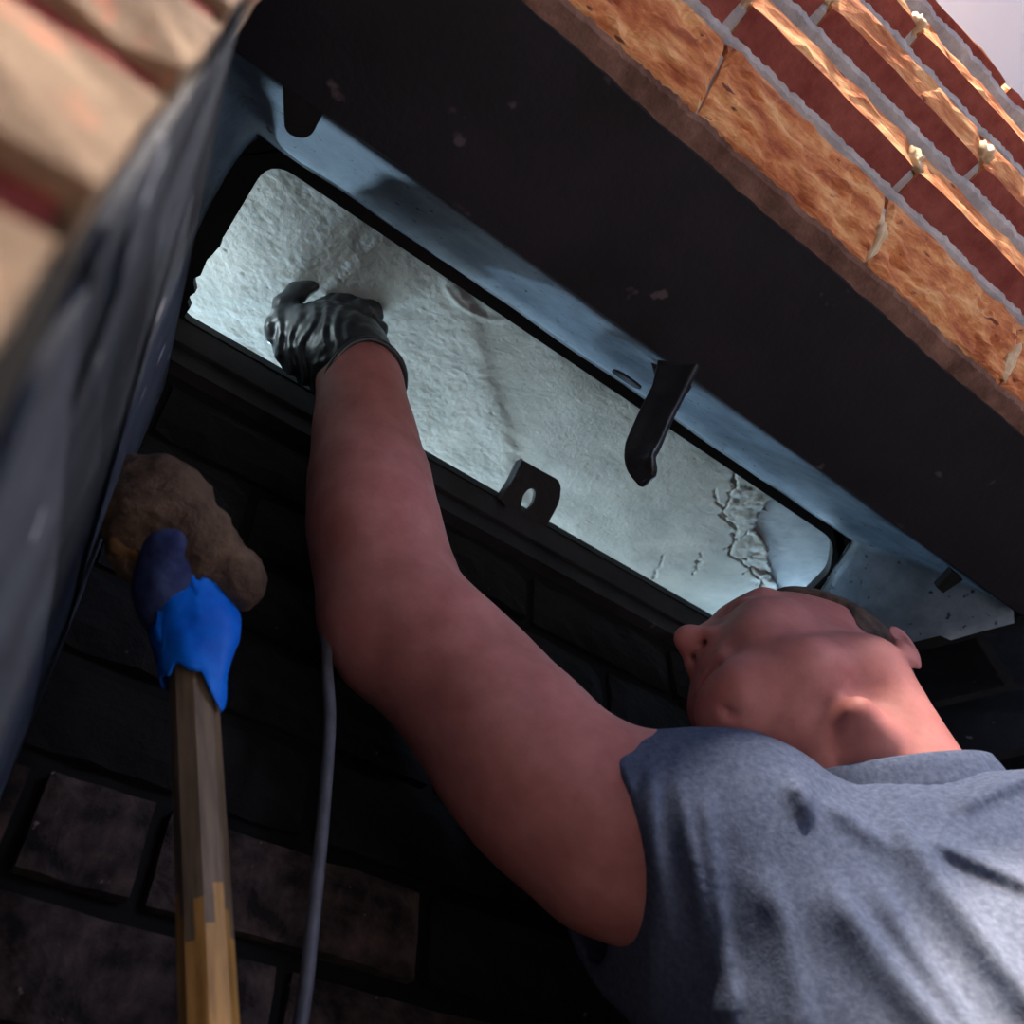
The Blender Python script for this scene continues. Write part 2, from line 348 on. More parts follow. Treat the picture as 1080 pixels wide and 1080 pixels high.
for ci, c in enumerate(courses):
    zb, zc, zt, ym, ya, yf, j0, pitch = c
    first = ci == 0
    X0, X1 = -.35, 1.50
    # mortar core, a little behind the brick faces
    core = [(.14, zb + .003), (ya + .007, zb + .003), (yf + .007, zc + .002), (yf + .007, zt + .004), (.14, zt + .004)]
    prism('mortar', [Vector((X0, y, z)) for y, z in core], (X1 - X0, 0, 0), MT['mortar'], wf)
    k0 = math.floor((X0 - j0) / pitch)
    for q in range(k0, k0 + 11):
        hg = .0022 if first else .005; xa = j0 + q * pitch + hg; xb = xa + pitch - 2 * hg
        if xa > X1: break
        V, Fc, m, nx = corbel_brick(xa, xb, c, ci * 7.3 + q * 1.9, first)
        o = mesh_from('brick', V, Fc, MT['brick'], wf)
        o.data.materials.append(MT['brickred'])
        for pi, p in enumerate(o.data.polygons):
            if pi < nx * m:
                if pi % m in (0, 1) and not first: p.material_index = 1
    # squeezed bed of mortar smeared under the course, with a ragged front edge
    V = []; Fc = []; n = 520
    for i in range(n + 1):
        x = X0 + (X1 - X0) * i / n
        yy = ym + .0022 * fbm((x, ci, 0), 36, ci * 3, 5) + .0018 * nz((x, ci, 4), 210, 1)
        zz = .0035 + .0015 * nz((x, ci, 9), 60, 3)
        V += [(x, .12, zb - zz), (x, yy + .004, zb - zz), (x, yy, zb - .0002), (x, .12, zb + .001)]
    for i in range(n):
        for k in range(4): Fc.append((i*4+k, i*4+(k+1) % 4, (i+1)*4+(k+1) % 4, (i+1)*4+k))
    Fc += [(3, 2, 1, 0), (n*4, n*4+1, n*4+2, n*4+3)]
    mesh_from('mortar_bed', V, Fc, MT['brownbed'] if first else MT['mortar'], wf)
    # crumbs of mortar standing out of the upright joints
    for q in range(k0, k0 + 11):
        xj = j0 + q * pitch
        if xj < .05 or xj > 1.35 or ci > 3 or (q * 7 + ci * 3) % 5 == 0: continue
        bm = bmesh.new(); bmesh.ops.create_icosphere(bm, subdivisions=3, radius=1)
        for v in bm.verts:
            k = 1 + .75 * fbm(v.co, 1.5, q + ci * 3.1, 4)
            v.co = Vector((v.co.x * .0075 * k, v.co.y * (.009 if not first else .016) * k, v.co.z * (.013 if not first else .010) * k))
            if first: v.co.z -= v.co.y * .8
            v.co += Vector((xj, (ya + yf)/2 + .004, (zb + zc)/2 + (.004 if not first else .002)))
        bm_obj('mortar_crumb', bm, MT['mortarblob'], wf, smooth=True)
box('chimney_breast', (-1.6, -.149, 1.057), (1.9, .30, 1.90), MT['brick'], wf)
box('breast_core', (-1.6, .10, .80), (1.9, .20, 1.06), MT['soot'], wf)

# ================================================================== LINTEL
lt = setp(empty('lintel', (.5, .14, HL)), 'wide black sooty steel lintel bar across the top of the firebox opening', 'lintel')
bm = bmesh.new()
n = 90
V = []; Fc = []
for i in range(n + 1):
    x = -.2 + 1.6 * i / n
    e1 = .0018 * fbm((x, 0, 0), 9, 1); e2 = .0012 * fbm((x, 3, 0), 9, 5)
    V += [(x, .0700 + e1, HL + .002), (x, .0715 + e1, HL), (x, .2130 + e2, HL), (x, .2150 + e2, HL + .003), (x, .2150 + e2, HL + .011), (x, .0700 + e1, HL + .011)]
m = 6
for i in range(n):
    for k in range(m): Fc.append((i*m+k, i*m+(k+1) % m, (i+1)*m+(k+1) % m, (i+1)*m+k))
Fc += [tuple(range(m))[::-1], tuple(n*m+k for k in range(m))]
mesh_from('plate', V, Fc, MT['lintel'], lt)
# rounded tab that projects back from the inner edge
tab = smooth_poly([at(298, 90, (0,0,1), HL)[:2], at(300, 142, (0,0,1), HL)[:2], at(326, 148, (0,0,1), HL)[:2], at(342, 118, (0,0,1), HL)[:2]], [.001, .010, .010, .001])
prism('tab', [Vector((p[0], p[1], HL + .0005)) for p in tab], (0, 0, .008), MT['rim'], lt)
tab = [at(x, y, (0,0,1), HL)[:2] for x, y in ((1016, 612), (1004, 603), (988, 620), (995, 626))]
prism('tab', [Vector((p[0], p[1], HL + .0005)) for p in tab], (0, 0, .008), MT['rim'], lt)
# remnant bead of brown mortar along the front edge of the bar
box('bedding_packer', (-.2, .085, HL + .0112), (1.4, .205, HL + .05), MT['soot'], lt)

# ================================================================== DAMPER FRAME
df = setp(empty('throat_damper', (.45, .4, HD)), 'dusty cast iron damper frame around the bright throat opening overhead', 'damper')
outer = [(.025, .302), (.843, .303), (.905, .440), (.905, .502), (.024, .502)]
inner = [(.052, .3145), (.826, .3145), (.862, .352), (.905-.022, .4985), (.062, .4985), (.054, .470)]
inner = smooth_poly(inner, [.024, .022, .012, .004, .006, .006])
# rim plate with the rounded opening
N_ = 320
def resample(P, n):
    P = [np.array(p, float) for p in P]; P = P + [P[0]]
    L = [0]
    for a, b in zip(P, P[1:]): L.append(L[-1] + np.linalg.norm(b - a))
    out = []; j = 0
    for i in range(n):
        s = L[-1] * i / n
        while L[j+1] < s: j += 1
        t = (s - L[j]) / max(1e-9, L[j+1] - L[j]); out.append(P[j] * (1-t) + P[j+1] * t)
    return out
ci_ = np.array([.45, .405])
inn = resample(inner, N_)
def hit_outer(p):
    """nearest point of the outer outline, so the rim keeps its width"""
    best = None
    for a, b in zip(outer, outer[1:] + outer[:1]):
        a = np.array(a); b = np.array(b); t = np.clip(((p - a) @ (b - a)) / ((b - a) @ (b - a)), 0, 1); q = a + (b - a) * t
        dd = np.linalg.norm(q - p)
        if best is None or dd < best[0]: best = (dd, q)
    return best[1]
V = []; Fc = []
for i, p in enumerate(inn):
    q = hit_outer(p)
    rag = 0.0
    if p[0] < .075 and p[1] > .40: rag = .006 * fbm((p[0], p[1], 0), 60, 2) + .005 * nz((p[0], p[1], 0), 230, 1)
    pi = p + (np.array([1, 0]) * rag)
    V += [(pi[0], pi[1], HD), (q[0], q[1], HD), (q[0], q[1], HD + .011), (pi[0], pi[1], HD + .011)]
for i in range(N_):
    j = (i + 1) % N_
    for k in range(4): Fc.append((i*4+k, j*4+k, j*4+(k+1) % 4, i*4+(k+1) % 4))
for cx, ux, uy in (((.025, .302), (1, 0), (0, 1)), ((.843, .303), (-1, 0), (.41, .91)), ((.024, .502), (1, 0), (0, -1)), ((.905, .502), (-1, 0), (0, -1))):
    k_ = len(V); c_ = np.array(cx); a_ = c_ + np.array(ux) * .032; b_ = c_ + np.array(uy) * .032
    for zz in (HD, HD + .011):
        for p in (c_, a_, b_): V.append((p[0], p[1], zz))
    Fc += [(k_, k_+1, k_+2), (k_+3, k_+5, k_+4), (k_, k_+3, k_+4, k_+1), (k_+1, k_+4, k_+5, k_+2), (k_+2, k_+5, k_+3, k_)]
mesh_from('rim', V, Fc, MT['rim'], df)
# sloping apron round the front and both ends: lower line -> rim, with a soft roll at the top
low = []; top = []
low += [np.array(p) for p in ((.030, .502, .752), (.004, .42, .748), (-.020, .34, .742), (-.036, .28, .736), (-.046, .235, .730))]
top += [np.array([.040, .502, HD]), np.array([.034, .44, HD]), np.array([.030, .385, HD]), np.array([.029, .345, HD]), np.array([.031, .318, HD])]
for x in np.linspace(-.050, .955, 40): low.append(np.array([x, .2155, HL + .006]))
for t in np.linspace(0, 1, 40): top.append(np.array([.036 + (.842 - .036) * t, .303, HD]))
e0 = at(1075, 655, NR, DR); e1 = at(935, 693, NR, DR)
for t in np.linspace(0.04, 1.35, 12):
    low.append(e0 + (e1 - e0) * t + np.array([0, 0, 0])); s = min(1, t / 1.35)
    top.append(np.array([.844 + (.905 - .844) * s, .304 + .136 * s + .06 * max(0, s - .8), HD]))
V = []; Fc = []; rows = 12
for a, b in zip(low, top):
    a = np.array(a); b = np.array(b); cx = np.array([.45, .42])
    for k in range(rows + 1):
        t = k / rows; p = a + (b - a) * t
        bulge = math.sin(math.pi * t) * .010
        d = np.array([p[0] - cx[0], p[1] - cx[1]]); d = d / np.linalg.norm(d)
        # hollow curve: the apron bellies outwards
        p = p + np.array([0, -.4 * bulge, bulge * .5]) if True else p
        p = p + np.array([0, 0, 1]) * .0025 * fbm(p, 14, 3)
        V.append(p)
W = rows + 1
for i in range(len(low) - 1):
    for k in range(rows): Fc.append((i*W+k, i*W+k+1, (i+1)*W+k+1, (i+1)*W+k))
ap = mesh_from('apron', V, Fc, MT['frame'], df, smooth=True)
sm = ap.modifiers.new('thick', 'SOLIDIFY'); sm.thickness = .006; sm.offset = 1 if False else -1
# back lip under the rear edge of the opening
prism('back_lip', [(.055, .5000, HD), (.93, .5000, HD), (.93, .500 + .006, HD - .030), (.055, .506, HD - .030)], (0, .014, 0), MT['soot'], df, bevel=.0012)
# slotted lug tilting up and forward off the back lip
tilt = np.array([0, -.75, .55]); tilt /= np.linalg.norm(tilt)
nlug = np.cross(np.array([1.0, 0, 0]), tilt); lug_o = np.array([0, .4985, HD])
dl = float(nlug @ lug_o)
def onlug(px, py): return at(px, py, nlug, dl)
outl = [(524, 526), (536, 508), (548, 483), (572, 497), (589, 506), (592, 513), (590, 530), (576, 556), (566, 572)]
# slot cut through: build the lug as a ring between outline and slot
slot = [(549, 535), (552, 522), (557, 516), (563, 515), (565, 521), (562, 532), (556, 539), (551, 540)]
lugm = []
so = resample([onlug(*p) for p in smooth_poly(outl, 5, 3)], 48); si = resample([onlug(*p) for p in smooth_poly(slot, 3, 3)], 48)
cS = sum(si) / 48
def angsort(P):
    ux = np.array([1.0, 0, 0]); uy = tilt
    return sorted(P, key=lambda p: math.atan2((p - cS) @ uy, (p - cS) @ ux))
so = angsort(so); si = angsort(si)
V = []; Fc = []; nn = np.array(nlug) * .006
if nn[2] < 0: nn = -nn
for a, b in zip(so, si): V += [a, b, b + nn, a + nn]
for i in range(48):
    j = (i + 1) % 48
    for k in range(4): Fc.append((i*4+k, j*4+k, j*4+(k+1) % 4, i*4+(k+1) % 4))
mesh_from('slotted_lug', V, Fc, MT['soot'], df)
# web rib on the left of the lug
prism('lug_rib', [onlug(524, 526), onlug(536, 508), onlug(548, 483), onlug(546, 500), onlug(538, 524), onlug(530, 534)], -nn * 1.6, MT['soot'], df, bevel=.001)
# raised oval by the hook, coloured dark like the shade inside a recessed slot
cen = at(662, 391, (0,0,1), .775); ovx = np.array([1.0, 0, 0]); ovy = np.array([0, .10, .135]); ovy /= np.linalg.norm(ovy); on_ = np.cross(ovx, ovy)
ring = []
nA = at(668, 385, (0, .135, -.10), .135*.2155 - .10*(HL+.006))
for k in range(28):
    a = 2*math.pi*k/28
    c_, s_ = math.cos(a), math.sin(a)
    q = 2.6
    ring.append(nA + ovx * .017 * math.copysign(abs(c_)**(2/q), c_) + ovy * .008 * math.copysign(abs(s_)**(2/q), s_) + np.array([0, .012, -.010]) * 0.9)
prism('dark_slot_oval', [Vector(p) for p in ring], Vector((0, .002, -.0015)), MT['slot'], df, bevel=.0007)
# damper latch: bracket at the lintel edge and a curved tongue hanging from it
la = setp(empty('damper_latch', tuple(pd(700, 430, .78))), 'black curved iron latch hanging in front of the throat opening, below the lintel', 'latch')
path = catmull([pd(716, 384, .800), pd(706, 410, .792), pd(694, 434, .783), pd(684, 456, .774), pd(677, 474, .767), pd(677, 488, .760), pd(687, 503, .753)], 7)
def tongue(i, t):
    wl = .0150; wr = .0150; th = .0055
    if t > .62:
        u = (t - .62) / .38; wr = .0150 - .0030 * u; wl = .0150 * math.sqrt(max(.02, 1 - u ** 2.2 * .97))
    if t < .18: wl += .003 * (1 - t / .18); wr += .004 * (1 - t / .18)
    out = []
    for k in range(24):
        a = 2*math.pi*k/24; c_ = math.cos(a); s_ = math.sin(a)
        x = math.copysign(abs(c_) ** .55, c_); out.append(((wr if x > 0 else wl) * x, th * math.copysign(abs(s_) ** .45, s_) - .0035 * (1 - x * x) * (s_ > 0)))
    return out
vdir = -ray(690, 450); vdir /= np.linalg.norm(vdir)
upv = vdir * .85 - cv((1, .1, 0)) * .42
sweep('tongue', path, tongue, MT['hook'], la, up=upv)
pb = [at(x, y, (0,0,1), HL - .001) for x, y in ((686, 381), (700, 386), (728, 402), (722, 411), (710, 413), (702, 420), (688, 410), (690, 396))]
prism('bracket', [Vector(p) for p in pb], (0, 0, -.010), MT['rim'], la, bevel=.002)

# ================================================================== SMOKE CHAMBER
wc = setp(empty('wall_chimney', (.45, .6, .95)), kind='structure')
SL = .36                                                    # slope of the parged roof
def roof(y): return .872 + SL * (y - .29)
prism('roof_plate', [(-.06, .285, roof(.285) + .007), (1.10, .285, roof(.285) + .007), (1.10, 1.2, roof(1.2) + .007), (-.06, 1.2, roof(1.2) + .007)], (0, 0, .03), MT['smoothp'], wc)
box('smoke_shelf', (-.06, .512, .80), (1.10, 1.25, HD + .010), MT['soot'], wc)
box('chamber_back', (-.06, 1.2, .80), (1.10, 1.25, 1.30), MT['soot'], wc)
box('chamber_end', (-.12, .28, .845), (-.06, 1.25, 1.30), MT['soot'], wc)
box('chamber_end', (1.05, .28, .80), (1.10, 1.25, 1.30), MT['soot'], wc)
box('chamber_front', (-.12, .255, .867), (1.10, .285, 1.0), MT['soot'], wc)
box('side_cheek', (-.12, .50, FLOOR), (.05, .60, .86), MT['firejoint'], wc)
box('chamber_end', (1.0, .216, .7205), (1.35, .62, HL + .12), MT['soot'], wc)
# parging coat: a grid on the roof slope that stops at a broken edge on the right
PX = lambda px, py: at(px, py, np.array([0, -SL, 1.0]), .872 - SL * .29)
brk = [PX(*p) for p in ((845, 500), (812, 534), (800, 548), (797, 561), (806, 571), (812, 588), (812, 598), (817, 612), (822, 622), (832, 640), (850, 665))]
by = [p[1] for p in brk]; bx = [p[0] for p in brk]
step = [PX(*p) for p in ((470, 280), (505, 330), (520, 400), (538, 450), (545, 490), (560, 540))]
cracks_px = [[(780, 498), (772, 520), (760, 545), (778, 560), (770, 585), (790, 600), (803, 612), (808, 634)], [(742, 583), (737, 596), (731, 607)], [(700, 588), (692, 600), (688, 610)], [(755, 515), (757, 530), (768, 548)],
             [(790, 560), (778, 572), (765, 580)], [(800, 585), (785, 590)], [(812, 605), (795, 600), (780, 605)]]
cr = [[PX(*p)[:2] for p in c] for c in cracks_px]
dent_c = PX(500, 318)[:2]
def vn2(X, Y, freq, seed):
    r = np.random.RandomState(seed); T_ = r.uniform(-1, 1, (257, 257))
    x = X * freq + 50; y = Y * freq + 50; xi = np.floor(x).astype(int); yi = np.floor(y).astype(int); fx = x - xi; fy = y - yi
    fx = fx*fx*(3-2*fx); fy = fy*fy*(3-2*fy); g = lambda a, b: T_[a % 257, b % 257]
    return (g(xi, yi)*(1-fx) + g(xi+1, yi)*fx)*(1-fy) + (g(xi, yi+1)*(1-fx) + g(xi+1, yi+1)*fx)*fy
def fb2(X, Y, freq, seed, oct=4): return sum(vn2(X, Y, freq * 2**k, seed + k) * .5**k for k in range(oct))
nxg, nyg = 620, 200
xs = np.linspace(-.04, .93, nxg); ys = np.linspace(.288, .60, nyg)
GX, GY = np.meshgrid(xs, ys, indexing='ij')
o_ = np.argsort(by); lim = np.interp(GY, np.array(by)[o_], np.array(bx)[o_]) + .004 * fb2(GX * .3, GY, 90, 3) + .002 * fb2(GX, GY, 300, 9, 2)
st = np.array(sorted([(p[1], p[0]) for p in step])); sx = np.interp(GY, st[:, 0], st[:, 1]) + .006 * fb2(GX * .2, GY, 40, 12, 2)
left = 1 / (1 + np.exp(np.clip((GX - sx) / .005, -50, 50)))
rough = .5 + .5 * left
H_ = .0058 + .0035 * left + rough * (.0005 * fb2(GX, GY, 40, 21, 3) + .00028 * vn2(GX, GY, 230, 31) + .00022 * vn2(GX, GY, 120, 33)) + .0016 * fb2(GX, GY, 11, 41, 2)
# pock marks and crumbs
pk = vn2(GX, GY, 150, 55); H_ -= .0014 * np.clip((pk - .90) / .10, 0, 1) * (.5 + .5 * left)
JX = GX + .004 * fb2(GX, GY, 80, 61, 3); JY = GY + .004 * fb2(GX, GY, 80, 71, 3)
for ci_k, c in enumerate(cr):
    for p, q in zip(c, c[1:]):
        ab = q - p; tt = np.clip(((JX - p[0]) * ab[0] + (JY - p[1]) * ab[1]) / (ab @ ab), 0, 1)
        dd = np.hypot(JX - p[0] - tt * ab[0], JY - p[1] - tt * ab[1])
        H_ -= (.0050 if ci_k in (0, 4, 5, 6) else .0028) * np.exp(-(dd / .0013) ** 2)
near_edge = np.exp(-((lim - .030 - GX) / .030) ** 2); H_ += near_edge * .0020 * fb2(GX, GY, 70, 81, 4)
# trowel lip under the front rim: an arc raised and left glossy
rr = np.hypot((GX - dent_c[0]) / 2.1, GY - (dent_c[1] - .006)); arc = np.exp(-((rr - .018) / .0030) ** 2) * (GY > .312)
H_ += .0011 * arc
H_ = np.maximum(H_, .0012)
edge = np.clip((GX - (lim - .004)) / .005, 0, 1); H_ = H_ * (1 - edge) + .0003 * edge
keep = GX < lim + .003
idx = -np.ones((nxg, nyg), int); idx[keep] = np.arange(keep.sum())
GZ = roof(GY) + .007 - H_
V = np.stack([GX, GY, GZ], -1)[keep]
q = np.stack([idx[:-1, :-1], idx[:-1, 1:], idx[1:, 1:], idx[1:, :-1]], -1).reshape(-1, 4); q = q[(q >= 0).all(1)]
pg = mesh_from('parging', V, q, MT['parge'], wc, smooth=True)
pg['label'] = 'pale grey wet mortar coat'
sm = pg.modifiers.new('thick', 'SOLIDIFY'); sm.thickness = .010; sm.offset = -1

# ================================================================== BODY FIELD TOOLS
class Field:
    """rounded solids blended with a compact smooth union, evaluated on points (n,3)"""
    def __init__(s): s.ops = []
    def cone(s, a, b, ra, rb, k=.02, sub=False): s.ops.append(('c', np.array(a, float), np.array(b, float), ra, rb, k, sub)); return s
    def chain(s, pts, k=.02):
        for (a, ra), (b, rb) in zip(pts, pts[1:]): s.cone(a, b, ra, rb, k)
        return s
    def ell(s, c, axes, r, k=.02, sub=False):
        A = np.array(axes, float); A = A / np.linalg.norm(A, axis=1)[:, None]
        s.ops.append(('e', np.array(c, float), A, np.array(r, float), None, k, sub)); return s
    def cut(s, p, n, k=.001): s.ops.append(('p', np.array(p, float), np.array(n, float) / np.linalg.norm(n), None, None, k, True)); return s
    def fn(s, f): s.ops.append(('f', f, None, None, None, 0, False)); return s
    def __call__(s, P):
        d = np.full(len(P), 1e3)
        for t, a, b, c, e, k, sub in s.ops:
            if t == 'c':
                ab = b - a; L2 = ab @ ab + 1e-12; tt = np.clip(((P - a) @ ab) / L2, 0, 1)
                q = np.sqrt((((P - a) - tt[:, None] * ab) ** 2).sum(1)) - (c + (e - c) * tt)
            elif t == 'e':
                l = (P - a) @ b.T; k0 = np.sqrt(((l / c) ** 2).sum(1)); k1 = np.sqrt(((l / c ** 2) ** 2).sum(1)) + 1e-9
                q = k0 * (k0 - 1) / k1
            elif t == 'p': q = (P - a) @ b                       # keeps the side the normal points away from
            else:
                d = d + a(P); continue
            if t == 'p': d = np.maximum(d, q); continue
            if sub:
                h = np.maximum(k - np.abs(d + q), 0) / k; d = np.maximum(d, -q) + h * h * k * .25
            else:
                h = np.maximum(k - np.abs(d - q), 0) / k; d = np.minimum(d, q) - h * h * k * .25
        return d
def surface(f, lo, hi, h):
    """surface nets over a sparse grid; returns verts, quads"""
    lo = np.array(lo, float); B = 6; H = h * B
    nb = np.ceil((np.array(hi) - lo) / H).astype(int)
    gi = np.stack(np.meshgrid(*[np.arange(n) for n in nb], indexing='ij'), -1).reshape(-1, 3)
    dc = f(lo + (gi + .5) * H)
    near = np.abs(dc) < H * 1.35
    D = np.where(dc < 0, -1.0, 1.0).reshape(nb)
    G = np.repeat(np.repeat(np.repeat(D, B, 0), B, 1), B, 2)
    act = gi[near]; loc = np.stack(np.meshgrid(*[np.arange(B)] * 3, indexing='ij'), -1).reshape(-1, 3)
    ids = (act[:, None, :] * B + loc[None]).reshape(-1, 3)
    for s in range(0, len(ids), 400000):
        q = ids[s:s+400000]; G[q[:, 0], q[:, 1], q[:, 2]] = f(lo + q * h)
    S = G < 0
    n0, n1, n2 = S.shape
    cnt = np.zeros((n0-1, n1-1, n2-1), int); acc = np.zeros((n0-1, n1-1, n2-1, 3)); ne = np.zeros((n0-1, n1-1, n2-1))
    corner = [(i, j, k) for i in (0, 1) for j in (0, 1) for k in (0, 1)]
    sl = lambda c: (slice(c[0], n0-1+c[0]), slice(c[1], n1-1+c[1]), slice(c[2], n2-1+c[2]))
    for c in corner: cnt += S[sl(c)]
    mixed = (cnt > 0) & (cnt < 8); ci = np.argwhere(mixed)
    acc = np.zeros((len(ci), 3)); ne = np.zeros(len(ci))
    for c in corner:
        for ax in range(3):
            if c[ax]: continue
            e = list(c); e[ax] = 1
            a = G[ci[:, 0]+c[0], ci[:, 1]+c[1], ci[:, 2]+c[2]]; b = G[ci[:, 0]+e[0], ci[:, 1]+e[1], ci[:, 2]+e[2]]
            x = (a < 0) != (b < 0); t = np.where(x, a / np.where(a == b, 1, a - b), 0)
            p = np.tile(np.array(c, float), (len(ci), 1)); p[:, ax] += t
            acc[x] += p[x]; ne[x] += 1
    V = lo + (ci + acc / ne[:, None]) * h
    vid = -np.ones(mixed.shape, int); vid[ci[:, 0], ci[:, 1], ci[:, 2]] = np.arange(len(ci))
    Q = []
    for ax in range(3):
        u, v = [(1, 2), (2, 0), (0, 1)][ax]
        s0 = [slice(None)] * 3; s1 = [slice(None)] * 3; s0[ax] = slice(0, -1); s1[ax] = slice(1, None)
        A = S[tuple(s0)]; Bm = S[tuple(s1)]; e = np.argwhere(A != Bm)
        e = e[(e[:, u] > 0) & (e[:, v] > 0) & (e[:, u] < S.shape[u]-1) & (e[:, v] < S.shape[v]-1)]
        flip = A[e[:, 0], e[:, 1], e[:, 2]]
        def g(du, dv):
            c = e.copy(); c[:, u] -= du; c[:, v] -= dv; return vid[c[:, 0], c[:, 1], c[:, 2]]
        q = np.stack([g(1, 1), g(0, 1), g(0, 0), g(1, 0)], 1)
        q[~flip] = q[~flip][:, ::-1]; Q.append(q)
    Q = np.concatenate(Q); Q = Q[(Q >= 0).all(1)]
    return V, Q
def relax(V, Q, it=2, a=.5):
    n = len(V)
    for _ in range(it):
        s = np.zeros_like(V); c = np.zeros(n)
        for k in range(4):
            i, j = Q[:, k], Q[:, (k+1) % 4]
            np.add.at(s, i, V[j]); np.add.at(c, i, 1)
        V = V + a * (s / np.maximum(c, 1)[:, None] - V)
    return V
def np_mesh(name, V, Q, m, parent=None, smooth=True):
    me = bpy.data.meshes.new(name); me.vertices.add(len(V)); me.vertices.foreach_set('co', np.asarray(V, np.float32).ravel())
    me.loops.add(Q.size); me.loops.foreach_set('vertex_index', Q.ravel().astype(np.int32))
    me.polygons.add(len(Q)); me.polygons.foreach_set('loop_start', np.arange(0, Q.size, Q.shape[1], dtype=np.int32)); me.polygons.foreach_set('loop_total', np.full(len(Q), Q.shape[1], np.int32))
    me.update(calc_edges=True); me.validate()
    return link_mesh(name, me, m, parent, smooth=smooth)
def on_surface(f, px, py, d0=.3, d1=1.1):
    """first point of the field met by the sight line"""
    r = ray(px, py); t = d0
    for _ in range(200):
        q = f((r * t)[None])[0]
        if q < .0004: break
        t += max(q * .7, .0004)
        if t > d1: return None
    return r * t
class vnoise:
    """cheap smooth noise from a sum of sines"""
    def __init__(s, seed, freq, n=7):
        r = np.random.RandomState(seed); s.k = r.normal(size=(n, 3)) * freq; s.p = r.uniform(0, 6.28, n)
    def __call__(s, P): return np.sin(P @ s.k.T + s.p).mean(1)

# ================================================================== PERSON
per = setp(empty('person', tuple(pd(1010, 1000, .62)[:2]) + (FLOOR,)),
           'person in grey t-shirt leaning back, head tilted up, gloved arm reaching overhead', 'person')
# head frame
hF = cv((-.87, -.48, .10)); hR = cv((-.42, .86, .30))
hF /= np.linalg.norm(hF); hR -= hF * (hR @ hF); hR /= np.linalg.norm(hR); hU = np.cross(hR, hF)
Sk = pd(880, 770, .75); HC = Sk + hU * .05 + hF * .02
def H(f, r, u): return HC + hF * f + hR * r + hU * u
AX = [hF, hR, hU]
# torso frame
NK = pd(945, 855, .70)
tL = np.array([.75, -.66, .03]); tL /= np.linalg.norm(tL); tF = np.cross(tL, (0, 0, 1)) ; tF = np.array([-.66, -.75, 0.0]); tF -= tL * (tF @ tL); tF /= np.linalg.norm(tF); tU = np.array([0, 0, 1.0])
def T(l, f, u): return NK + tL * l + tF * f + tU * u

arm = [(pd(762, 905, .640), .062), (pd(702, 886, .648), .061), (pd(642, 876, .655), .0605), (pd(573, 823, .675), .0570), (pd(531, 773, .70), .0555), (pd(488, 719, .73), .0520),
       (pd(450, 683, .748), .0500), (pd(422, 650, .763), .0480), (pd(404, 600, .79), .0500), (pd(394, 547, .815), .0495), (pd(389, 500, .85), .0465), (pd(384, 450, .882), .0395), (pd(380, 405, .912), .0345), (pd(366, 375, .932), .0330)]
body = Field()
body.chain(arm, .03)
body.cone(pd(382, 658, .752), pd(398, 682, .745), .029, .027, .03)            # elbow point
body.cone(pd(446, 640, .742), pd(470, 668, .735), .022, .022, .03)            # muscle at the crook
# hand core, inside the glove
body.cone(pd(366, 375, .932), pd(345, 347, .962), .030, .026, .02)
# torso, shoulders, other arm (all under the shirt)
body.ell(T(0, .01, -.31), [tL, tF, tU], (.165, .105, .25), .05)
body.cone(T(-.13, .0, -.105), T(.13, .0, -.105), .055, .055, .04)
body.cone(pd(762, 905, .640), T(-.06, .0, -.12), .058, .06, .05)
body.ell(T(0, .01, -.45), [tL, tF, tU], (.155, .11, .16), .06)
la_ = [(T(.15, 0, -.06), .062), (T(.20, -.05, -.30), .05), (T(.205, -.045, -.34), .047), (T(.20, .08, -.52), .037), (T(.20, .11, -.59), .030)]
body.chain(la_, .03)
for i in range(4): body.chain([(T(.175 + .018*i, .15, -.635), .012), (T(.165 + .025*i, .20 + (.012 if i in (1, 2) else 0), -.660), .0095), (T(.165 + .027*i, .235 + (.012 if i in (1, 2) else 0), -.676), .008)], .008)
body.cone(T(.20, .11, -.59), T(.20, .15, -.632), .030, .026, .02); body.chain([(T(.18, .12, -.61), .014), (T(.145, .16, -.645), .011), (T(.135, .19, -.672), .009)], .008)
# neck
body.cone(NK + tU * -.03, H(-.032, 0, -.045), .060, .062, .03)
body.cone(T(0, .008, -.03), H(.012, 0, -.085), .044, .044, .03)
body.cone(T(-.02, .045, -.045), H(-.02, .06, -.05), .018, .020, .03)           # neck cords
body.cone(T(.02, .045, -.045), H(-.02, -.06, -.05), .018, .020, .03)
ad = pd(906, 752, .668)
body.cone(ad, pd(925, 775, .665), .012, .010, .022)                            # adam's apple and windpipe
